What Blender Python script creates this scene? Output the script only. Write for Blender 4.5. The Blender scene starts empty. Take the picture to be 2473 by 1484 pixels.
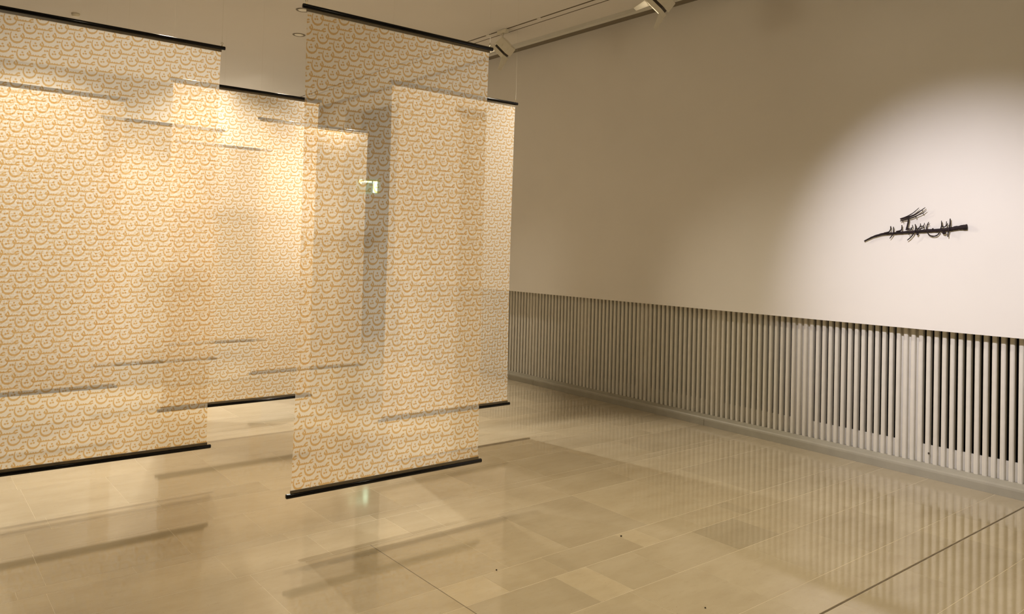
import bpy, bmesh, math, random
from mathutils import Vector, Matrix
S = bpy.context.scene
COL = S.collection
random.seed(11)

# ------------------------------------------------------------------ camera
YAW, PITCH, ROLL, CAM_H = math.radians(38.95), math.radians(1.42), math.radians(1.56), 1.52
F_PX, PP_Y = 1860.0, 557.0
fwd = Vector((math.sin(YAW) * math.cos(PITCH), math.cos(YAW) * math.cos(PITCH), math.sin(PITCH)))
rt0 = Vector((math.cos(YAW), -math.sin(YAW), 0.0))
up0 = rt0.cross(fwd)
rt = rt0 * math.cos(ROLL) + up0 * math.sin(ROLL)
up = -rt0 * math.sin(ROLL) + up0 * math.cos(ROLL)
cam_d = bpy.data.cameras.new('camera')
cam = bpy.data.objects.new('camera', cam_d)
COL.objects.link(cam)
M3 = Matrix((rt, up, -fwd)).transposed()
cam.matrix_world = Matrix.Translation((0, 0, CAM_H)) @ M3.to_4x4()
cam_d.sensor_fit = 'HORIZONTAL'
cam_d.sensor_width = 36.0
cam_d.lens = 36.0 * F_PX / 2473.0
cam_d.shift_y = -(742.0 - PP_Y) / 2473.0
cam_d.clip_start = 0.05
S.camera = cam

# ------------------------------------------------------------------ world, lights, exposure
S.view_settings.view_transform = 'Standard'
S.view_settings.look = 'None'
S.view_settings.gamma = 1.0
S.view_settings.use_curve_mapping = False
S.view_settings.exposure = 0.46
S.cycles.transparent_max_bounces = 24
S.cycles.max_bounces = 8
S.cycles.diffuse_bounces = 4
S.cycles.adaptive_threshold = 0.02
S.cycles.sample_clamp_indirect = 6.0
world = bpy.data.worlds.new('world')
S.world = world
world.use_nodes = True
world.node_tree.nodes['Background'].inputs[0].default_value = (1.0, 0.75, 0.48, 1)
world.node_tree.nodes['Background'].inputs[1].default_value = 0.02

def spot(name, loc, target, watts, angle, blend=0.5, color=(1.0, 0.76, 0.50), radius=0.05):
    d = bpy.data.lights.new(name, 'SPOT')
    d.energy = watts
    d.color = color
    d.spot_size = math.radians(angle)
    d.spot_blend = blend
    d.shadow_soft_size = radius
    o = bpy.data.objects.new(name, d)
    COL.objects.link(o)
    o.location = loc
    o.rotation_euler = (Vector(target) - Vector(loc)).to_track_quat('-Z', 'Y').to_euler()
    return o

WARM = (1.0, 0.86, 0.60)
NEUT = (1.0, 0.885, 0.715)
spot('art_spot', (1.7, 2.0, 3.74), (5.7, 2.2, 1.36), 530, 37, 1.0, (1.0, 0.95, 1.04), 0.04)
for n, l, t, w, a in (
        ('track_beam_far', (5.02, 6.56, 3.60), (3.6, 8.8, 1.0), 400, 70),
        ('track_beam_near', (5.02, 4.40, 3.60), (3.6, 7.2, 0.6), 330, 70),
        ('banner_beam', (3.5, 8.27, 3.8), (3.55, 5.0, 1.75), 700, 56),
        ('banner_beam', (2.4, 8.2, 3.8), (2.15, 6.13, 0.75), 360, 54),
        ('banner_beam', (2.0, 6.9, 3.8), (1.95, 8.56, 1.1), 420, 44),
        ('banner_beam', (1.9, 7.0, 3.8), (0.9, 4.9, 1.4), 350, 58),
        ('banner_beam', (0.3, 8.6, 3.8), (0.9, 6.9, 1.2), 380, 76),
        ('back_wall_fill', (1.2, 10.3, 3.8), (1.5, 12.3, 2.0), 220, 90),  # unseen lamps, added so the back wall bounces light onto the far ceiling
        ('back_wall_fill', (4.0, 10.2, 3.8), (4.0, 12.3, 2.2), 220, 90)):
    spot(n, l, t, w, a, 0.6, NEUT, 0.05)
for l, t, w, a in [((0.6, 0.6, 3.8), (1.2, 3.4, 1.3), 45, 105), ((3.3, 1.5, 3.8), (3.3, 1.7, 0.0), 230, 80),
                   ((-1.6, 3.4, 3.8), (-0.8, 4.6, 0.5), 40, 105),
                   ((1.6, -1.6, 3.3), (5.7, 3.0, 2.8), 85, 100)]:  # soft fill added to lift the right wall outside the art spot
    spot('foreground_fill', l, t, w, a, 0.9, WARM, 0.45 if l[1] < 0 else 0.10)  # unseen fill lamps, added to brighten the foreground and right wall

# ------------------------------------------------------------------ node helpers
class NT:
    def __init__(self, name):
        self.m = bpy.data.materials.new(name)
        self.m.use_nodes = True
        self.t = self.m.node_tree
        self.t.nodes.clear()
        self.out = self.t.nodes.new('ShaderNodeOutputMaterial')
    def n(self, kind, **kw):
        nd = self.t.nodes.new(kind)
        for k, v in kw.items():
            setattr(nd, k, v)
        return nd
    def put(self, sock, v):
        if hasattr(v, 'is_linked') or isinstance(v, bpy.types.NodeSocket):
            self.t.links.new(v, sock)
        else:
            sock.default_value = v
    def math(self, op, a, b=None, c=None, clamp=False):
        nd = self.n('ShaderNodeMath', operation=op, use_clamp=clamp)
        for i, v in enumerate((a, b, c)):
            if v is not None:
                self.put(nd.inputs[i], v)
        return nd.outputs[0]
    def vmath(self, op, a, b=None, out=0):
        nd = self.n('ShaderNodeVectorMath', operation=op)
        self.put(nd.inputs[0], a)
        if b is not None:
            self.put(nd.inputs[3] if op == 'SCALE' else nd.inputs[1], b)
        return nd.outputs['Value'] if op in ('LENGTH', 'DOT_PRODUCT') else nd.outputs['Vector']
    def mixc(self, f, a, b, mode='MIX'):
        nd = self.n('ShaderNodeMix', data_type='RGBA', blend_type=mode)
        self.put(nd.inputs[0], f)
        self.put(nd.inputs[6], a)
        self.put(nd.inputs[7], b)
        return nd.outputs[2]
    def noise(self, vec, scale, detail=3, rough=0.5):
        nd = self.n('ShaderNodeTexNoise')
        if vec is not None:
            self.t.links.new(vec, nd.inputs['Vector'])
        nd.inputs['Scale'].default_value = scale
        nd.inputs['Detail'].default_value = detail
        nd.inputs['Roughness'].default_value = rough
        return nd.outputs[0]
    def ramp(self, f, stops):
        nd = self.n('ShaderNodeValToRGB')
        self.t.links.new(f, nd.inputs[0])
        el = nd.color_ramp.elements
        while len(el) < len(stops):
            el.new(0.5)
        for e, (p, c) in zip(el, stops):
            e.position = p
            e.color = (*c, 1) if len(c) == 3 else c
        return nd.outputs[0]
    def bsdf(self, color, rough=0.5, metallic=0.0, spec=0.5, coat=0.0):
        b = self.n('ShaderNodeBsdfPrincipled')
        self.put(b.inputs['Base Color'], color)
        self.put(b.inputs['Roughness'], rough)
        b.inputs['Metallic'].default_value = metallic
        b.inputs['Specular IOR Level'].default_value = spec
        b.inputs['Coat Weight'].default_value = coat
        b.inputs['Coat Roughness'].default_value = 0.08
        self.t.links.new(b.outputs[0], self.out.inputs[0])
        return b
    def bump(self, b, h, strength=0.2, dist=0.002):
        nd = self.n('ShaderNodeBump')
        nd.inputs['Strength'].default_value = strength
        nd.inputs['Distance'].default_value = dist
        self.t.links.new(h, nd.inputs['Height'])
        self.t.links.new(nd.outputs[0], b.inputs['Normal'])

def c4(c):
    return (c[0], c[1], c[2], 1.0)

def paint(name, color, rough=0.6, var=0.04, scale=9.0, spec=0.3, bump=0.08, metallic=0.0):
    k = NT(name)
    geo = k.n('ShaderNodeNewGeometry')
    nz = k.noise(geo.outputs['Position'], scale, 4)
    hi = tuple(min(1, v * (1 + var)) for v in color)
    lo = tuple(v * (1 - var) for v in color)
    col = k.ramp(nz, [(0.3, lo), (0.7, hi)])
    b = k.bsdf(col, rough, metallic, spec)
    if bump:
        k.bump(b, k.noise(geo.outputs['Position'], 350.0, 2), bump, 0.001)
    return k.m

MAT = {}
MAT['wall'] = paint('wall_paint', (0.74, 0.71, 0.66), 0.75, 0.02, 1.5, 0.2, 0.10)
MAT['ceiling'] = paint('ceiling_paint', (0.74, 0.71, 0.67), 0.85, 0.015, 1.2, 0.15, 0.06)
MAT['slat'] = paint('slat_paint', (0.66, 0.63, 0.56), 0.42, 0.03, 14.0, 0.4, 0.04)
MAT['skirting'] = paint('skirting_stone_paint', (0.35, 0.33, 0.27), 0.45, 0.05, 10.0, 0.4, 0.05)
MAT['void'] = paint('hollow_shade_black', (0.02, 0.018, 0.016), 0.9, 0.1, 6.0, 0.1, 0)  # black colour stands in for the unlit cavity behind the slats
MAT['groove'] = paint('track_brown', (0.10, 0.075, 0.05), 0.6, 0.1, 20.0, 0.3, 0)
MAT['rail'] = paint('rail_paint', (0.66, 0.65, 0.60), 0.4, 0.02, 10.0, 0.4, 0)
MAT['raildark'] = paint('rail_shade_ring_dark', (0.20, 0.17, 0.13), 0.6, 0.05, 10.0, 0.3, 0)  # dark colour for shade beside the rail; also on the downlight rings
MAT['lampwhite'] = paint('lamp_white_enamel', (0.78, 0.74, 0.62), 0.35, 0.02, 20.0, 0.5, 0)
MAT['lampblack'] = paint('lamp_black_metal', (0.05, 0.04, 0.03), 0.5, 0.1, 20.0, 0.5, 0)
MAT['rod'] = paint('rod_black_gloss', (0.003, 0.003, 0.004), 0.16, 0.1, 30.0, 0.25, 0)
MAT['clamp'] = paint('clamp_smoked_plastic', (0.16, 0.13, 0.085), 0.35, 0.12, 25.0, 0.5, 0)
MAT['hook'] = paint('hook_brass', (0.35, 0.27, 0.12), 0.3, 0.1, 40.0, 0.5, 0, 0.9)
MAT['bark'] = paint('branch_bark', (0.012, 0.005, 0.006), 0.7, 0.5, 60.0, 0.3, 0.8)
MAT['crumb'] = paint('crumb_dark', (0.03, 0.02, 0.01), 0.8, 0.3, 200.0, 0.3, 0.3)
MAT['grout'] = paint('grout_pale', (0.63, 0.555, 0.42), 0.6, 0.05, 5.0, 0.3, 0.1)
MAT['joint'] = paint('joint_dark', (0.14, 0.11, 0.07), 0.6, 0.15, 30.0, 0.3, 0.1)
MAT['corridor'] = paint('corridor_shade_tone', (0.06, 0.053, 0.044), 0.8, 0.05, 2.0, 0.2, 0)  # wall colour darkened to give the passage its lack of light

def emit(name, color, strength):
    k = NT(name)
    e = k.n('ShaderNodeEmission')
    e.inputs[0].default_value = c4(color)
    e.inputs[1].default_value = strength
    k.t.links.new(e.outputs[0], k.out.inputs[0])
    return k.m
MAT['lens'] = emit('lamp_lens', (1.0, 0.85, 0.65), 3.0)
MAT['signgreen'] = emit('exit_sign_green', (0.03, 0.40, 0.16), 0.25)
MAT['signwhite'] = emit('exit_sign_white', (0.66, 1.0, 0.68), 2.0)

k = NT('limestone_tile')
geo = k.n('ShaderNodeNewGeometry')
oi = k.n('ShaderNodeObjectInfo')
mp = k.n('ShaderNodeMapping')
mp.inputs['Scale'].default_value = (1.0, 2.6, 1.0)
k.t.links.new(geo.outputs['Position'], mp.inputs['Vector'])
off = k.vmath('ADD', mp.outputs[0], k.vmath('SCALE', k.vmath('ADD', oi.outputs['Location'], (0, 0, 0)), 7.3))
n1 = k.noise(off, 2.4, 6, 0.6)
n2 = k.noise(off, 14.0, 5, 0.65)
n3 = k.noise(geo.outputs['Position'], 90.0, 3)
col = k.ramp(n1, [(0.30, (0.405, 0.340, 0.235)), (0.5, (0.445, 0.38, 0.27)), (0.72, (0.48, 0.415, 0.305))])
col = k.mixc(k.ramp(n2, [(0.55, (0, 0, 0)), (0.75, (0.35, 0.35, 0.35))]), col, c4((0.36, 0.295, 0.205)))
col = k.mixc(1.0, col, oi.outputs['Color'], 'MULTIPLY')
pit = k.ramp(n3, [(0.24, (1, 1, 1)), (0.30, (0, 0, 0))])
col = k.mixc(pit, col, c4((0.30, 0.22, 0.14)))
b = k.bsdf(col, k.ramp(n1, [(0.3, (0.085,) * 3), (0.7, (0.055,) * 3)]), 0, 0.95)
k.bump(b, n2, 0.02, 0.001)
MAT['tile'] = k.m

k = NT('nylon_wire')
tr = k.n('ShaderNodeBsdfTransparent')
gl = k.n('ShaderNodeBsdfGlossy')
gl.inputs['Roughness'].default_value = 0.2
gl.inputs[0].default_value = (0.95, 0.93, 0.88, 1)
mx = k.n('ShaderNodeMixShader')
mx.inputs[0].default_value = 0.35
k.t.links.new(tr.outputs[0], mx.inputs[1])
k.t.links.new(gl.outputs[0], mx.inputs[2])
k.t.links.new(mx.outputs[0], k.out.inputs[0])
MAT['wire'] = k.m

# ---- printed voile: a repeated calligraphic word as a flat print on sheer cloth
U = (-0.0915, 0.0302)
V = (0.0585, 0.0604)
DET = U[0] * V[1] - U[1] * V[0]
ORG = (1.6878 - 2.215, 2.5616 - 0.243)     # bowl of one word, in the cloth's own coordinates
GROUPS = [
    ((0.012, 0.032), [[(0.0045, 0.058, .0011), (0.0005, 0.043, .0020)], [(0.0005, 0.043, .0020), (0.0015, 0.028, .0028)],
                      [(0.0015, 0.028, .0028), (0.0085, 0.014, .0038)], [(0.0085, 0.014, .0038), (0.0185, 0.0070, .0046)],
                      [(0.026, 0.0475, .0040)], [(0.0185, 0.0325, .0043)], [(0.0305, 0.0345, .0043)]]),
    ((0.046, 0.028), [[(0.0180, 0.0070, .0046), (0.0300, 0.0055, .0050)], [(0.0300, 0.0055, .0050), (0.0425, 0.0090, .0040)],
                      [(0.0425, 0.0090, .0040), (0.0530, 0.0180, .0027)], [(0.0530, 0.0180, .0027), (0.0595, 0.0320, .0011)],
                      [(0.0575, 0.0585, .0032), (0.0640, 0.0450, .0024)], [(0.0640, 0.0450, .0024), (0.0610, 0.0385, .0034)],
                      [(0.0510, 0.0500, .0022), (0.0500, 0.0430, .0040)], [(0.0500, 0.0430, .0040), (0.0570, 0.0365, .0042)]]),
    ((0.086, 0.030), [[(0.0570, 0.0365, .0042), (0.0720, 0.0372, .0028)], [(0.0720, 0.0372, .0028), (0.1020, 0.0370, .0026)],
                      [(0.0765, 0.0395, .0034)], [(0.0885, 0.0402, .0034)], [(0.1000, 0.0395, .0040)],
                      [(0.0720, 0.0135, .0042)], [(0.0830, 0.0145, .0042)]]),
    ((0.124, 0.044), [[(0.1020, 0.0370, .0026), (0.1180, 0.0390, .0022)], [(0.1320, 0.0530, .0044), (0.1240, 0.0510, .0022)],
                      [(0.1240, 0.0510, .0022), (0.1190, 0.0420, .0036)], [(0.1190, 0.0420, .0036), (0.1260, 0.0380, .0040)],
                      [(0.1260, 0.0380, .0040), (0.1370, 0.0415, .0014)]]),
]
k = NT('printed_voile')
tc = k.n('ShaderNodeTexCoord')
sp = k.n('ShaderNodeSeparateXYZ')
k.t.links.new(tc.outputs['Object'], sp.inputs[0])
PX, PZ = sp.outputs[0], sp.outputs[2]
dist = None
for (cx, cz), prims in GROUPS:
    qx = k.math('SUBTRACT', PX, ORG[0] + cx)
    qz = k.math('SUBTRACT', PZ, ORG[1] + cz)
    s = k.math('SUBTRACT', k.math('MULTIPLY', qx, V[1] / DET), k.math('MULTIPLY', qz, V[0] / DET))
    t = k.math('SUBTRACT', k.math('MULTIPLY', qz, U[0] / DET), k.math('MULTIPLY', qx, U[1] / DET))
    s = k.math('SUBTRACT', k.math('FRACT', k.math('ADD', s, 100.5)), 0.5)
    t = k.math('SUBTRACT', k.math('FRACT', k.math('ADD', t, 100.5)), 0.5)
    wx = k.math('ADD', k.math('MULTIPLY', s, U[0]), k.math('MULTIPLY', t, V[0]))
    wz = k.math('ADD', k.math('MULTIPLY', s, U[1]), k.math('MULTIPLY', t, V[1]))
    cb = k.n('ShaderNodeCombineXYZ')
    k.t.links.new(wx, cb.inputs[0])
    k.t.links.new(wz, cb.inputs[1])
    W = cb.outputs[0]
    for pr in prims:
        a = (pr[0][0] - cx, pr[0][1] - cz, 0.0)
        pa = k.vmath('SUBTRACT', W, a)
        if len(pr) == 1:
            d = k.math('SUBTRACT', k.vmath('LENGTH', pa), pr[0][2])
        else:
            ba = (pr[1][0] - pr[0][0], pr[1][1] - pr[0][1], 0.0)
            L2 = ba[0] ** 2 + ba[1] ** 2
            h = k.math('MULTIPLY', k.vmath('DOT_PRODUCT', pa, ba), 1.0 / L2, clamp=True)
            dd = k.vmath('LENGTH', k.vmath('SUBTRACT', pa, k.vmath('SCALE', ba, h)))
            d = k.math('SUBTRACT', dd, k.math('MULTIPLY_ADD', h, pr[1][2] - pr[0][2], pr[0][2]))
        dist = d if dist is None else k.math('MINIMUM', dist, d)
mr = k.n('ShaderNodeMapRange', interpolation_type='SMOOTHSTEP')
k.t.links.new(dist, mr.inputs[0])
mr.inputs[1].default_value = 0.0016
mr.inputs[2].default_value = 0.0004
INK = mr.outputs[0]
wv = k.noise(tc.outputs['Object'], 900.0, 2)
CLOTH, INKD = (0.86, 0.84, 0.80), (0.72, 0.51, 0.26)
dc = k.mixc(INK, c4(CLOTH), c4(INKD))
tcol = k.mixc(INK, c4((0.97, 0.96, 0.94)), c4((0.80, 0.62, 0.34)))
df = k.n('ShaderNodeBsdfDiffuse')
tl = k.n('ShaderNodeBsdfTranslucent')
ts = k.n('ShaderNodeBsdfTransparent')
k.t.links.new(dc, df.inputs[0])
k.t.links.new(dc, tl.inputs[0])
k.t.links.new(tcol, ts.inputs[0])
m1 = k.n('ShaderNodeMixShader')
m1.inputs[0].default_value = 0.5
k.t.links.new(df.outputs[0], m1.inputs[1])
k.t.links.new(tl.outputs[0], m1.inputs[2])
m2 = k.n('ShaderNodeMixShader')
k.put(m2.inputs[0], k.math('MULTIPLY_ADD', wv, 0.08, 0.53))
k.t.links.new(m1.outputs[0], m2.inputs[1])
k.t.links.new(ts.outputs[0], m2.inputs[2])
k.t.links.new(m2.outputs[0], k.out.inputs[0])
MAT['voile'] = k.m

# ------------------------------------------------------------------ mesh helpers
def mesh_obj(name, bm, mat, parent=None, smooth=False):
    me = bpy.data.meshes.new(name)
    bmesh.ops.recalc_face_normals(bm, faces=bm.faces)
    bm.to_mesh(me)
    bm.free()
    if smooth:
        for p in me.polygons:
            p.use_smooth = True
    me.materials.append(mat)
    o = bpy.data.objects.new(name, me)
    COL.objects.link(o)
    if parent:
        o.parent = parent
    return o

def box(bm, x0, x1, y0, y1, z0, z1, mat=None):
    vs = [bm.verts.new(p) for p in ((x0, y0, z0), (x1, y0, z0), (x1, y1, z0), (x0, y1, z0),
                                     (x0, y0, z1), (x1, y0, z1), (x1, y1, z1), (x0, y1, z1))]
    if mat is not None:
        for v in vs:
            v.co = mat @ v.co
    for f in ((0, 3, 2, 1), (4, 5, 6, 7), (0, 1, 5, 4), (1, 2, 6, 5), (2, 3, 7, 6), (3, 0, 4, 7)):
        bm.faces.new([vs[i] for i in f])
    return vs

def boxes(name, dims, mat, parent=None):
    bm = bmesh.new()
    for d in dims:
        box(bm, *d)
    return mesh_obj(name, bm, mat, parent)

def tube(bm, pts, seg=8, flat=1.0, knob=0.0, seed=0):
    """pts: (Vector, radius); a tapered tube with capped ends"""
    rr = random.Random(seed)
    rings = []
    n = len(pts)
    for i, (p, r) in enumerate(pts):
        a = pts[max(i - 1, 0)][0]
        b = pts[min(i + 1, n - 1)][0]
        d = (b - a).normalized()
        ref = Vector((1, 0, 0)) if abs(d.x) < 0.9 else Vector((0, 0, 1))
        u = d.cross(ref).normalized()
        v = d.cross(u).normalized()
        ring = []
        for j in range(seg):
            t = 2 * math.pi * j / seg
            q = r * (1 + knob * rr.uniform(-1, 1))
            ring.append(bm.verts.new(p + u * (q * math.cos(t)) + v * (q * flat * math.sin(t))))
        rings.append(ring)
    for i in range(n - 1):
        for j in range(seg):
            bm.faces.new((rings[i][j], rings[i][(j + 1) % seg], rings[i + 1][(j + 1) % seg], rings[i + 1][j]))
    bm.faces.new(rings[0][::-1])
    bm.faces.new(rings[-1])

def lathe(bm, prof, seg=24, origin=(0, 0, 0)):
    rings = []
    for r, z in prof:
        rings.append([bm.verts.new((origin[0] + r * math.cos(2 * math.pi * j / seg),
                                    origin[1] + r * math.sin(2 * math.pi * j / seg), origin[2] + z)) for j in range(seg)])
    for i in range(len(rings) - 1):
        for j in range(seg):
            bm.faces.new((rings[i][j], rings[i][(j + 1) % seg], rings[i + 1][(j + 1) % seg], rings[i + 1][j]))
    bm.faces.new(rings[0][::-1])
    bm.faces.new(rings[-1])

def empty(name, loc, label=None, cat=None, group=None):
    o = bpy.data.objects.new(name, None)
    o.empty_display_size = 0.2
    COL.objects.link(o)
    o.location = loc
    tag(o, label, cat, group)
    return o

def tag(o, label=None, cat=None, group=None, kind=None):
    if label:
        o['label'] = label
    if cat:
        o['category'] = cat
    if group:
        o['group'] = group
    if kind:
        o['kind'] = kind
    return o

def struct(name, dims, mat, label=None):
    o = boxes(name, dims, mat)
    tag(o, label, None, None, 'structure')
    return o

# ------------------------------------------------------------------ room shell
XW, XL, YB, YF, CZ = 5.70, -5.0, 12.3, -4.0, 3.88
OP0, OP1, OPZ = 9.75, 11.45, 3.72        # opening in the far right wall
struct('wall_right', [(XW, 6.0, YF, OP0, 1.034, 4.05)],
       MAT['wall'], 'off-white painted wall with a spotlit branch work, overhanging the slats')
struct('wall_passage', [(XW, 6.0, OP1, YB, 0, 4.05), (XW, 6.0, OP0, OP1, OPZ, 4.05)], MAT['wall'], 'wall around the dark opening at the far right')
struct('wall_back', [(XL - 0.2, 6.0, YB, YB + 0.2, 0, 4.05)], MAT['wall'], 'off-white wall at the far end behind the banners')
struct('wall_left', [(XL - 0.2, XL, YF, YB, 0, 4.05)], MAT['wall'])
struct('wall_front', [(XL - 0.2, 6.0, YF - 0.2, YF, 0, 4.05)], MAT['wall'])
struct('ceiling', [(XL - 0.2, 6.0, YF - 0.2, YB + 0.2, CZ, 4.05)], MAT['ceiling'], 'plain off-white painted ceiling')
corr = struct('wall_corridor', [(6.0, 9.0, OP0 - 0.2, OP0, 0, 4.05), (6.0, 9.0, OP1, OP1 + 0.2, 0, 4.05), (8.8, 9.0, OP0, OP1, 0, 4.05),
                                (6.0, 9.0, OP0, OP1, OPZ, 4.05)], MAT['corridor'], 'passage coloured dark for dimness, seen through the opening in the far right wall')

floor = struct('floor', [(XL, 9.0, YF, YB, -0.25, -0.0003)], MAT['grout'], 'polished beige limestone floor with pale joints')

# limestone tiles, rows along x; joints measured in the photograph
ROWS = [(-0.66, -0.24), (-0.24, 0.07), (0.07, 0.49), (0.49, 0.80), (0.80, 1.22), (1.22, 1.43), (1.43, 1.724), (1.736, 1.938), (1.938, 2.358), (2.358, 2.668), (2.668, 2.876),
        (2.876, 3.495), (3.495, 3.800), (3.800, 3.890)]
y = 3.890
for h in (0.42, 0.31, 0.21, 0.62, 0.31, 0.42, 0.21, 0.31, 0.62, 0.42, 0.31, 0.42, 0.62, 0.42, 0.42, 0.62, 0.42, 0.62, 0.62, 0.62):
    if y + h > YB:
        break
    ROWS.append((y, y + h))
    y += h
ROWS.append((y, YB))
KNOWN = {1.938: [2.09, 2.64, 3.10, 3.54, 4.02, 4.60, 5.05], 2.358: [1.957, 2.465, 2.668, 2.99, 3.476, 3.855, 4.075, 4.62, 5.2],
         2.668: [1.30, 1.957, 2.20, 2.56, 3.095, 3.24, 3.60, 3.96, 4.075, 4.55, 5.1], 2.876: [1.34, 1.957, 2.36, 2.76, 3.36, 3.94, 4.40, 5.0],
         3.495: [1.28, 1.75, 2.21, 2.42, 2.95, 3.35, 3.95, 4.5], 3.800: [1.66, 2.163, 2.473, 3.0, 3.5, 4.1], 3.890: [1.20, 1.60, 1.94, 2.40, 2.96, 3.5, 4.05, 4.6]}
TONE = {(2.358, 2.465): 1.14, (2.668, 1.957): 1.13, (2.358, 3.476): 0.87, (2.876, 2.76): 0.91, (2.668, 3.095): 1.11, (1.938, 2.64): 1.02,
        (2.876, 3.36): 1.05, (2.876, 1.957): 0.96, (2.668, 3.24): 1.03, (2.358, 2.668): 0.97, (3.495, 2.42): 0.98, (2.668, 2.20): 1.0}
def in_view(x0, x1, y0, y1, m=0.75):
    for px, py in ((x0, y0), (x1, y0), (x0, y1), (x1, y1), ((x0 + x1) / 2, (y0 + y1) / 2)):
        d = Vector((px, py, -CAM_H))
        zc = d.dot(fwd)
        if zc > 0.4 and -0.70 - m / zc < d.dot(rt) / zc < 0.70 + m / zc and -0.52 - m / zc < d.dot(up) / zc:
            return True
    return False
cells = []
for (y0, y1) in ROWS:
    xs = [XL]
    kn = KNOWN.get(round(y0, 3), [])
    lo = kn[0] if kn else 99
    x = XL + random.uniform(0.2, 0.7)
    while x < min(lo - 0.25, XW - 0.25):
        xs.append(x)
        x += random.choice((0.38, 0.46, 0.55, 0.62, 0.72, 0.85)) * (1.0 if y0 < 6 else 1.5)
    xs += kn
    xs.append(XW)
    for a, c in zip(xs[:-1], xs[1:]):
        t = TONE.get((round(y0, 3), round(a, 3)))
        if t is None:
            t = random.uniform(0.93, 1.05)
        cells.append((a, c, y0, y1, t))
G = 0.0015
def tile_bm(dims):
    bm = bmesh.new()
    for (x0, x1, y0, y1) in dims:
        box(bm, x0 + G * 0.5, x1 - G * 0.5, y0 + G, y1 - G, -0.02, 0.0)
    return bm
cells.sort(key=lambda c: ((c[0] + c[1]) / 2) ** 2 + ((c[2] + c[3]) / 2) ** 2)
n_t, rest = 0, []
for (x0, x1, y0, y1, t) in cells:
    if in_view(x0, x1, y0, y1) and n_t < 290:
        cx, cy = (x0 + x1) / 2, (y0 + y1) / 2
        o = mesh_obj('tile', tile_bm([(x0 - cx, x1 - cx, y0 - cy, y1 - cy)]), MAT['tile'], floor)
        o.location = (cx, cy, 0)
        o.color = (t, t, t * 0.99, 1)
        n_t += 1
    else:
        rest.append((x0, x1, y0, y1))
o = mesh_obj('tile_field', tile_bm(rest), MAT['tile'], floor)
o['kind'] = 'stuff'
boxes('joint_strip', [(XL, XW, 1.7245, 1.7355, -0.012, 0.0002)], MAT['joint'], floor)
boxes('joint_strip', [(1.9555, 1.9590, 1.938, 3.494, -0.012, 0.0003)], MAT['joint'], floor)

# skirting with a sloped top
bm = bmesh.new()
prof = [(5.700, 0.0), (5.700, 0.050), (5.703, 0.062), (5.712, 0.072), (5.770, 0.086), (5.80, 0.086), (5.80, 0.0)]
a = [bm.verts.new((px, YF, pz)) for px, pz in prof]
c = [bm.verts.new((px, OP0, pz)) for px, pz in prof]
for i in range(len(prof)):
    j = (i + 1) % len(prof)
    bm.faces.new((a[i], a[j], c[j], c[i]))
bm.faces.new(a[::-1])
bm.faces.new(c)
sk = tag(mesh_obj('baseboard_right', bm, MAT['skirting']), 'grey-beige stone skirting with sloped top under the slats', None, None, 'structure')
for yy in (-0.2, 1.9 + 2.36, 6.6):
    boxes('skirting_joint', [(5.6993, 5.7005, yy, yy + 0.002, 0.0, 0.055)], MAT['joint'], sk)

# ------------------------------------------------------------------ slatted grille along the right wall
PITCH_S, Y0S = 0.0526, 2.624
gr = empty('slatted_grille', (5.81, 4.0, 0.07), 'long row of cream vertical slats along the foot of the right wall', 'grille')
k0, k1 = int((-2.0 - Y0S) / PITCH_S), int((9.70 - Y0S) / PITCH_S)
bm = bmesh.new()
h = 1.031 - 0.078
hw = 0.0146
for (zz) in (0,):
    prof = [(-0.0125, -hw + 0.003), (-0.015, -hw + 0.006), (-0.015, hw - 0.006), (-0.0125, hw - 0.003), (-0.0095, hw), (0.022, hw), (0.022, -hw), (-0.0095, -hw)]
    lo = [bm.verts.new((p[0], p[1], 0)) for p in prof]
    hi = [bm.verts.new((p[0], p[1], h)) for p in prof]
    for i in range(len(prof)):
        j = (i + 1) % len(prof)
        bm.faces.new((lo[i], lo[j], hi[j], hi[i]))
    bm.faces.new(lo[::-1])
    bm.faces.new(hi)
slat0 = mesh_obj('slat', bm, MAT['slat'], gr)
first = True
closed = []
for kk in range(k0, k1 + 1):
    yc = Y0S + kk * PITCH_S - hw
    if first:
        o, first = slat0, False
    else:
        o = slat0.copy()
        COL.objects.link(o)
    o.location = (5.790 - 5.81, yc - 4.0, 0.078 - 0.07)
    if (kk % 16) in (13, 14, 15):
        closed.append((yc + hw, yc + PITCH_S - hw))
L0, L1 = Y0S + k0 * PITCH_S, Y0S + k1 * PITCH_S
o = boxes('back_panel', [(-0.007, -0.002, L0 - 4.0 - 0.03, L1 - 4.0, 0.008, 0.142)], MAT['slat'], gr)
for i, (ya, yb) in enumerate(closed):
    boxes('slot_filler', [(-0.007, -0.002, ya - 4.0 - 0.001, yb - 4.0 + 0.001, 0.142, 0.958)], MAT['slat'], gr)
bm = bmesh.new()
lathe(bm, [(0.0001, 0.004), (0.006, 0.004), (0.007, 0.002), (0.007, 0.0)], 12)
o = mesh_obj('screw_hole', bm, MAT['lampblack'], gr)
o.rotation_euler = (0, -math.pi / 2, 0)
o.location = (5.7755 - 5.81, 2.386 - 4.0, 0.158 - 0.07)
struct('wall_duct', [(5.90, 6.0, YF, OP0, 0, 1.034), (5.80, 6.0, OP0 - 0.05, OP0, 0, 1.034), (5.80, 5.90, YF, OP0 - 0.05, 0.0, 0.02)], MAT['void'], 'hollow behind the slats, painted black as deep shade')

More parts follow.
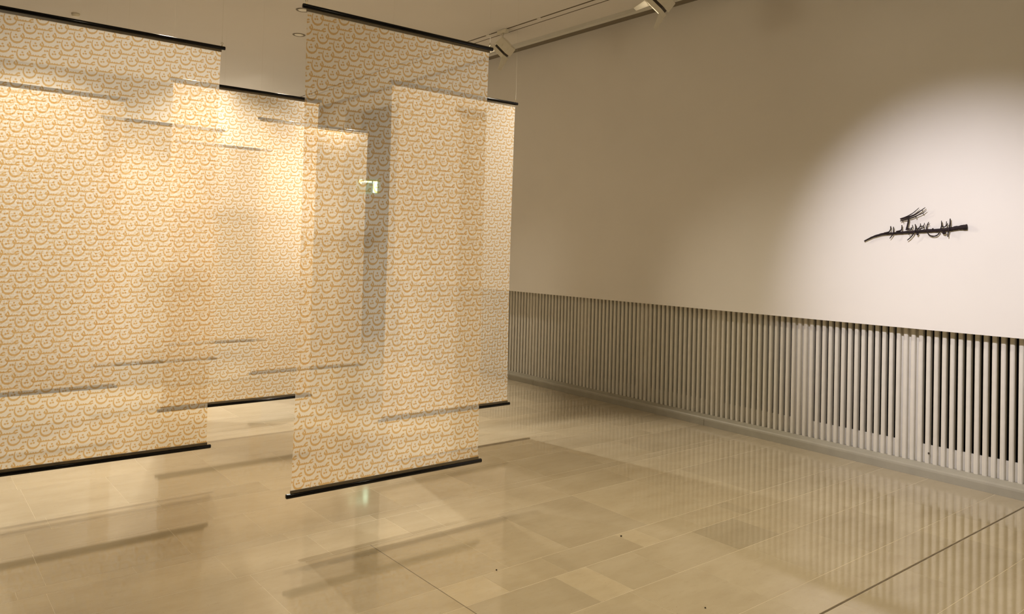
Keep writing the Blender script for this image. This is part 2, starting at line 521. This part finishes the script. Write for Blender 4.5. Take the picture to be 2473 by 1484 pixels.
# ------------------------------------------------------------------ ceiling track and cornice rail
struct('trim_1', [(5.50, 5.56, YF, YB, CZ - 0.036, CZ)], MAT['rail'], 'pale metal rail along the top of the right wall')
struct('trim_2', [(5.56, XW, YF, YB, CZ - 0.02, CZ)], MAT['raildark'], 'strip coloured dark as the shade between pale rail and right wall')
t3 = struct('trim_3', [(5.045, 5.060, YF, YB, CZ - 0.003, CZ)], MAT['groove'], 'thin dark track groove in the ceiling, nearer the room')
for i in range(16):
    yy = -1.0 + i * 0.86
    boxes('track_clip', [(5.040, 5.066, yy, yy + 0.05, CZ - 0.006, CZ)], MAT['ceiling'], t3)
struct('trim_4', [(5.146, 5.154, YF, YB, CZ - 0.003, CZ)], MAT['groove'], 'thin dark track groove in the ceiling, nearer the right wall')

# ------------------------------------------------------------------ banners
BAN = [  # x centre, y, label
    (2.215, 3.735, 'nearest calligraphy banner, hanging clear of the others in the middle of the room'),
    (0.995, 4.920, 'wide calligraphy banner cut off by the left edge of the picture'),
    (3.440, 4.985, 'calligraphy banner overlapped by the nearest one, right edge against the slatted wall'),
    (2.215, 6.130, 'calligraphy banner filling the gap between the left banner and the nearest one'),
    (0.970, 7.330, 'calligraphy banner hidden behind the left banner, its rods showing faintly through'),
    (3.380, 7.420, 'calligraphy banner seen through the left part of the nearest one, left of the dark strip'),
    (2.215, 8.560, 'calligraphy banner far back between two rows, a short rod piece showing through the left banner'),
    (3.280, 9.900, 'farthest calligraphy banner, faint rod piece showing through the middle banner'),
]
ZB, ZT = 0.243, 2.740
def cloth_bm(seed):
    rr = random.Random(seed)
    ph = [rr.uniform(0, 6.28) for _ in range(5)]
    bm = bmesh.new()
    nx, nz = 20, 40
    z0, z1 = 0.010, ZT - ZB - 0.010
    g = []
    for j in range(nz + 1):
        row = []
        for i in range(nx + 1):
            uu, vv = i / nx, j / nz
            x = (uu - 0.5) * 1.176
            z = z0 + vv * (z1 - z0)
            env = math.sin(math.pi * vv) ** 0.7 if 0 < vv < 1 else 0
            yy = env * (0.006 * math.sin(3.1 * uu * 2 + ph[0] + vv * 2) + 0.004 * math.sin(9 * uu + ph[1]) + 0.003 * math.sin(5 * vv + ph[2]))
            x += env * (uu - 0.5) * -0.012
            row.append(bm.verts.new((x, yy, z)))
        g.append(row)
    for j in range(nz):
        for i in range(nx):
            bm.faces.new((g[j][i], g[j][i + 1], g[j + 1][i + 1], g[j + 1][i]))
    return bm
def rod_bm(z, half):
    bm = bmesh.new()
    R = 0.0118
    prof = []
    for i in range(16):
        t = 2 * math.pi * i / 16
        prof.append((R * math.copysign(abs(math.cos(t)) ** 0.75, math.cos(t)), R * math.copysign(abs(math.sin(t)) ** 0.75, math.sin(t))))
    rings = []
    for x, s in ((-half, 0.88), (-half + 0.002, 1), (half - 0.002, 1), (half, 0.88)):
        rings.append([bm.verts.new((x, p[0] * s, z + p[1] * s)) for p in prof])
    for a, c in zip(rings[:-1], rings[1:]):
        for i in range(16):
            bm.faces.new((a[i], a[(i + 1) % 16], c[(i + 1) % 16], c[i]))
    bm.faces.new(rings[0][::-1])
    bm.faces.new(rings[-1])
    return bm
def clamp_bm(z0, z1):
    bm = bmesh.new()
    box(bm, -0.590, 0.590, -0.0045, 0.0045, z0, z1)
    return bm
def hook_bm(x):
    bm = bmesh.new()
    z = ZT - ZB + 0.0118
    lathe(bm, [(0.004, 0.0), (0.004, 0.004), (0.0015, 0.006), (0.0015, 0.012)], 8, (x, 0, z - 0.001))
    pts = []
    for i in range(11):
        t = -math.pi / 2 + 2 * math.pi * 0.92 * i / 10
        pts.append((Vector((x + 0.006 * math.cos(t), 0, z + 0.017 + 0.006 * math.sin(t))), 0.0012))
    tube(bm, pts, 6)
    return bm
def wire_bm(x):
    bm = bmesh.new()
    z = ZT - ZB + 0.0118
    tube(bm, [(Vector((x, 0, z + 0.022)), 0.0010), (Vector((x, 0, z + 0.6)), 0.0010), (Vector((x, 0, CZ - ZB)), 0.0010)], 6)
    lathe(bm, [(0.0016, 0.0), (0.0018, 0.03)], 6, (x, 0, z + 0.03))
    return bm
proto_parts = None
for i, (bx, by, lab) in enumerate(BAN):
    e = empty('hanging_banner', (bx, by, ZB), lab, 'banner', 'calligraphy banners hung in staggered rows')
    cl = mesh_obj('printed_cloth', cloth_bm(i), MAT['voile'], e, True)
    if proto_parts is None:
        P = [mesh_obj('top_rod', rod_bm(ZT - ZB, 0.612), MAT['rod'], e, True), mesh_obj('bottom_rod', rod_bm(0.0, 0.612), MAT['rod'], e, True),
             mesh_obj('rod_clamp', clamp_bm(ZT - ZB - 0.025, ZT - ZB - 0.009), MAT['clamp'], e), mesh_obj('rod_clamp', clamp_bm(0.009, 0.027), MAT['clamp'], e),
             mesh_obj('hook', hook_bm(-0.592), MAT['hook'], e), mesh_obj('hook', hook_bm(0.592), MAT['hook'], e),
             mesh_obj('suspension_wire', wire_bm(-0.592), MAT['wire'], e), mesh_obj('suspension_wire', wire_bm(0.592), MAT['wire'], e)]
        proto_parts = P
    else:
        for p in proto_parts:
            c = p.copy()
            COL.objects.link(c)
            c.parent = e

# ------------------------------------------------------------------ branch calligraphy on the wall
ART = {
'branch': [(2.8287, 1.6543, 0.0054), (2.7812, 1.6794, 0.0063), (2.7319, 1.6975, 0.008), (2.6788, 1.7101, 0.0089), (2.6264, 1.7132, 0.0079), (2.5747, 1.7177, 0.0087), (2.5111, 1.722, 0.0095), (2.428, 1.7292, 0.0107), (2.3468, 1.7334, 0.0106), (2.2675, 1.7386, 0.0117), (2.2092, 1.7468, 0.0133), (2.1709, 1.7528, 0.014), (2.133, 1.7559, 0.0185), (2.1217, 1.7567, 0.0188)] ,
's1': [(2.6315, 1.7661, 0.0031), (2.632, 1.7419, 0.004), (2.644, 1.7243, 0.004), (2.6789, 1.7163, 0.0035)] ,
's2': [(2.6119, 1.7616, 0.0026), (2.6103, 1.7374, 0.0035), (2.6154, 1.7067, 0.0035), (2.6367, 1.6758, 0.0026)] ,
's3': [(2.552, 1.773, 0.0031), (2.5517, 1.7547, 0.0035), (2.5578, 1.7351, 0.0044), (2.592, 1.7264, 0.0039)] ,
'gv': [(2.5085, 1.8368, 0.0043), (2.5059, 1.8064, 0.0052), (2.5118, 1.7718, 0.0056), (2.5197, 1.7372, 0.0061)] ,
'b1': [(2.5177, 1.7459, 0.0039), (2.4987, 1.7393, 0.0035), (2.4862, 1.7414, 0.0035), (2.4781, 1.7586, 0.003), (2.4783, 1.7737, 0.0022)] ,
'b1b': [(2.5135, 1.7493, 0.0026), (2.4946, 1.7479, 0.0026), (2.4813, 1.7535, 0.0026)] ,
'g1': [(2.5654, 1.8181, 0.0031), (2.5127, 1.8369, 0.0035), (2.4712, 1.862, 0.0026), (2.4343, 1.8948, 0.0017)] ,
'g2': [(2.5611, 1.8137, 0.0039), (2.5, 1.8323, 0.0056), (2.4585, 1.8489, 0.0047), (2.4136, 1.8801, 0.003), (2.3914, 1.8967, 0.0017)] ,
'g2s': [(2.4157, 1.8802, 0.0026), (2.4094, 1.8715, 0.0021)] ,
'g3': [(2.5631, 1.8028, 0.0031), (2.504, 1.8194, 0.0035), (2.4542, 1.8359, 0.003), (2.4092, 1.8565, 0.0026), (2.385, 1.8752, 0.0017)] ,
'g3s': [(2.4542, 1.8359, 0.0026), (2.454, 1.8208, 0.0022)] ,
'g3t': [(2.4072, 1.8586, 0.0021), (2.403, 1.8479, 0.0021)] ,
'g4': [(2.547, 1.8091, 0.0026), (2.5437, 1.7917, 0.0017)] ,
'r': [(2.4596, 1.78, 0.0026), (2.4551, 1.7542, 0.0039), (2.461, 1.7284, 0.0039), (2.4813, 1.694, 0.0039), (2.5123, 1.6635, 0.0026)] ,
't1': [(2.4551, 1.7521, 0.0034), (2.4406, 1.7464, 0.0034), (2.4243, 1.7626, 0.0034), (2.4226, 1.784, 0.0021)] ,
't2': [(2.4285, 1.7648, 0.003), (2.4079, 1.7625, 0.0034), (2.3979, 1.7752, 0.0026), (2.396, 1.788, 0.0017)] ,
't3': [(2.4488, 1.7422, 0.003), (2.4118, 1.7489, 0.003), (2.399, 1.7625, 0.0021)] ,
'd1': [(2.4492, 1.7104, 0.006), (2.4421, 1.7091, 0.0094), (2.4351, 1.7078, 0.006)] ,
'd2': [(2.5016, 1.7103, 0.0035), (2.4994, 1.7034, 0.0035)] ,
'n': [(2.3677, 1.7941, 0.0021), (2.3776, 1.7751, 0.003), (2.3825, 1.7453, 0.0038), (2.3748, 1.7156, 0.0038), (2.3543, 1.6965, 0.0038), (2.3263, 1.6945, 0.0038), (2.3065, 1.7051, 0.0038), (2.2949, 1.724, 0.0034)] ,
'ns': [(2.3764, 1.7742, 0.0021), (2.3635, 1.7792, 0.0017)] ,
'd3': [(2.3422, 1.7486, 0.0042), (2.3365, 1.7431, 0.0042)] ,
'y1': [(2.2832, 1.8016, 0.0025), (2.2816, 1.7701, 0.0038), (2.2872, 1.745, 0.0042)] ,
'y2': [(2.2816, 1.7659, 0.0034), (2.2638, 1.7574, 0.0029), (2.2522, 1.7699, 0.0029), (2.2506, 1.797, 0.0021)] ,
'y3': [(2.2776, 1.76, 0.0025), (2.256, 1.7607, 0.0025), (2.2452, 1.774, 0.0021), (2.2438, 1.7844, 0.0017)] ,
'd4': [(2.2751, 1.724, 0.0075), (2.2652, 1.7177, 0.0117), (2.2575, 1.724, 0.0067)] ,
'al': [(2.2267, 1.8155, 0.0025), (2.227, 1.7822, 0.0042), (2.2324, 1.7448, 0.0042), (2.2398, 1.7115, 0.0037), (2.2403, 1.6886, 0.0029)] ,
}
art = empty('branch_calligraphy', (5.688, 2.48, 1.72), 'dark branch and twigs shaped into a line of calligraphy on the spotlit wall', 'artwork')
def smooth_pts(pts, n=4):
    out = []
    P = [pts[0]] + list(pts) + [pts[-1]]
    for i in range(1, len(P) - 2):
        for s in range(n):
            t = s / n
            q = []
            for d in range(3):
                p0, p1, p2, p3 = P[i - 1][d], P[i][d], P[i + 1][d], P[i + 2][d]
                q.append(0.5 * (2 * p1 + (p2 - p0) * t + (2 * p0 - 5 * p1 + 4 * p2 - p3) * t * t + (3 * p1 - p0 - 3 * p2 + p3) * t ** 3))
            out.append(q)
    out.append(list(pts[-1]))
    return out
for si, (nm, pts) in enumerate(ART.items()):
    bm = bmesh.new()
    big = nm == 'branch'
    sm = smooth_pts(pts, 5 if big else 4)
    dx = -0.002 if big else (-0.010 if nm not in ('n',) else -0.006)
    tube(bm, [(Vector((dx, q[0] - 2.48, q[1] - 1.72)), max(q[2] * (1 if big else 1.12), 0.0014)) for q in sm], 10 if big else 7, 0.55, 0.12, si)
    mesh_obj('branch' if big else ('bark_dot' if nm[0] == 'd' else 'twig'), bm, MAT['bark'], art, True)

# ------------------------------------------------------------------ spotlights on the ceiling track
def spotlight(loc, aim, label, flap=True, dark_flap=False):
    """adapter on the track, stem, yoke, tapered square head with lens and barn doors; loc = head centre"""
    loc = Vector(loc)
    e = empty('track_spotlight', (loc.x, loc.y, CZ - 0.003), label, 'spotlight', 'spotlights along the ceiling track')
    o0 = Vector((loc.x, loc.y, CZ - 0.003))
    boxes('track_adapter', [(-0.022, 0.022, -0.075, 0.075, -0.034, 0.0)], MAT['lampwhite'], e)
    bm = bmesh.new()
    top = loc - o0
    tube(bm, [(Vector((0, 0, -0.03)), 0.009), (Vector((0, 0, top.z + 0.10)), 0.009)], 8)
    mesh_obj('stem', bm, MAT['lampwhite'], e, True)
    d = (Vector(aim) - loc).normalized()
    q = d.to_track_quat('-Z', 'Y').to_matrix().to_4x4()
    T = Matrix.Translation(top) @ q
    bm = bmesh.new()
    tube(bm, [(Vector((0, 0, top.z + 0.105)), 0.006), (T @ Vector((0.092, 0, 0.05)), 0.006), (T @ Vector((0.092, 0, 0.03)), 0.006)], 6)
    tube(bm, [(Vector((0, 0, top.z + 0.105)), 0.006), (T @ Vector((-0.092, 0, 0.05)), 0.006), (T @ Vector((-0.092, 0, 0.03)), 0.006)], 6)
    mesh_obj('yoke', bm, MAT['lampwhite'], e)
    def sq(name, prof, mat):
        bm = bmesh.new()
        rings = []
        for (w, z) in prof:
            rings.append([bm.verts.new(T @ Vector((sx * w, sy * w, z))) for sx, sy in ((-1, -1), (1, -1), (1, 1), (-1, 1))])
        for a, c in zip(rings[:-1], rings[1:]):
            for i in range(4):
                bm.faces.new((a[i], a[(i + 1) % 4], c[(i + 1) % 4], c[i]))
        bm.faces.new(rings[0][::-1])
        bm.faces.new(rings[-1])
        mesh_obj(name, bm, mat, e)
    sq('lamp_head', ((0.055, 0.110), (0.074, 0.098), (0.082, 0.012), (0.078, 0.006)), MAT['lampwhite'])
    sq('cooling_core', ((0.066, 0.007), (0.066, -0.020)), MAT['lampblack'])
    sq('front_collar', ((0.080, -0.018), (0.084, -0.022), (0.084, -0.058), (0.074, -0.058), (0.070, -0.044)), MAT['lampwhite'])
    bm = bmesh.new()
    box(bm, -0.066, 0.066, -0.066, 0.066, -0.052, -0.046, T)
    mesh_obj('lens', bm, MAT['lens'], e)
    if flap:
        for s in (-1, 1):
            bm = bmesh.new()
            pts = [(-0.082, s * 0.086, -0.056), (0.082, s * 0.086, -0.056), (0.040, s * 0.130, -0.170), (-0.040, s * 0.130, -0.170)]
            lo = [bm.verts.new(T @ Vector(p)) for p in pts]
            hi = [bm.verts.new(T @ Vector((p[0], p[1] + s * 0.003, p[2]))) for p in pts]
            for i in range(4):
                j = (i + 1) % 4
                bm.faces.new((lo[i], lo[j], hi[j], hi[i]))
            bm.faces.new(lo[::-1])
            bm.faces.new(hi)
            mesh_obj('barn_door', bm, MAT['lampblack'] if dark_flap else MAT['lampwhite'], e)
    return e
spotlight((5.0525, 6.50, 3.66), (3.6, 8.8, 1.0), 'cream track spotlight beside the top right end of the nearest banner')
spotlight((5.0525, 4.33, 3.655), (3.6, 7.2, 0.6), 'cream track spotlight at the top edge above the right wall')

spotlight((5.0525, 2.76, 3.555), (5.02, 2.62, 1.0), 'dark flap tip of a track spotlight poking in above the branch artwork', True, True)

# ceiling fittings
bm = bmesh.new()
lathe(bm, [(0.040, 0.0), (0.042, -0.010), (0.034, -0.028), (0.024, -0.034), (0.010, -0.036)], 24)
o = mesh_obj('smoke_detector', bm, MAT['lampwhite'], None, True)
o.location = (1.444, 9.193, CZ)
tag(o, 'small pale round detector on the ceiling above the left banner', 'detector')
def ring_light(loc, label):
    e = empty('recessed_downlight', loc, label, 'ceiling light', 'recessed downlights in the ceiling')
    bm = bmesh.new()
    prof = [(0.050, -0.001), (0.062, -0.006), (0.070, -0.004), (0.072, 0.0)]
    rings = [[bm.verts.new((r * math.cos(2 * math.pi * j / 24), r * math.sin(2 * math.pi * j / 24), z)) for j in range(24)] for r, z in prof]
    for a, c in zip(rings[:-1], rings[1:]):
        for j in range(24):
            bm.faces.new((a[j], a[(j + 1) % 24], c[(j + 1) % 24], c[j]))
    mesh_obj('trim_ring', bm, MAT['raildark'], e, True)
    bm = bmesh.new()
    lathe(bm, [(0.050, -0.001), (0.049, -0.004), (0.030, -0.005)], 24)
    mesh_obj('lamp_glass', bm, MAT['lampwhite'], e, True)
ring_light((3.515, 8.269, CZ), 'recessed ring light at the left edge of the nearest banner, below its rod')
ring_light((3.163, 7.361, CZ), 'recessed ring light peeping out behind the left end of the nearest banner\'s top rod')

# exit sign in the passage
ex = empty('exit_sign', (6.0, 11.05, 2.47), 'glowing green exit sign seen as a pale spot through the nearest banner', 'sign')
Rz = Matrix.Rotation(math.radians(-39), 4, 'Z')
bm = bmesh.new()
box(bm, -0.24, 0.13, -0.02, 0.02, -0.12, 0.12, Rz)
mesh_obj('sign_box', bm, MAT['signgreen'], ex)
bm = bmesh.new()
box(bm, 0.03, 0.10, -0.0225, -0.02, -0.10, 0.09, Rz)
box(bm, -0.20, 0.01, -0.0225, -0.02, 0.062, 0.09, Rz)
for i in range(3):                     # arrow head at the left end of the bar
    box(bm, -0.20 + 0.014 * i, -0.18 + 0.014 * i, -0.0225, -0.02, 0.076 - 0.011 * (i + 1.5), 0.076 + 0.011 * (i + 1.5), Rz)
mesh_obj('pictogram', bm, MAT['signwhite'], ex)
bm = bmesh.new()
tube(bm, [(Vector((0, 0, 0.12)), 0.006), (Vector((0, 0, OPZ - 2.47)), 0.006)], 6)
mesh_obj('hanging_rod', bm, MAT['lampblack'], ex)

# crumbs on the floor
for (cx, cy, r, lab) in ((3.103, 2.839, 0.0055, 'dark crumb on the pale narrow tile right of centre'), (2.291, 2.881, 0.0045, 'dark crumb on a tile joint below the nearest banner'),
                         (2.787, 2.056, 0.004, 'tiny dark crumb near the bottom edge of the picture')):
    bm = bmesh.new()
    bmesh.ops.create_icosphere(bm, subdivisions=1, radius=r)
    rr = random.Random(cx)
    for v in bm.verts:
        v.co *= rr.uniform(0.75, 1.2)
        v.co.z = v.co.z * 0.7
    lowz = min(v.co.z for v in bm.verts)
    for v in bm.verts:
        v.co.z -= lowz
    o = mesh_obj('crumb', bm, MAT['crumb'])
    o.location = (cx, cy, 0.0)
    tag(o, lab, 'crumb', 'crumbs on the floor')
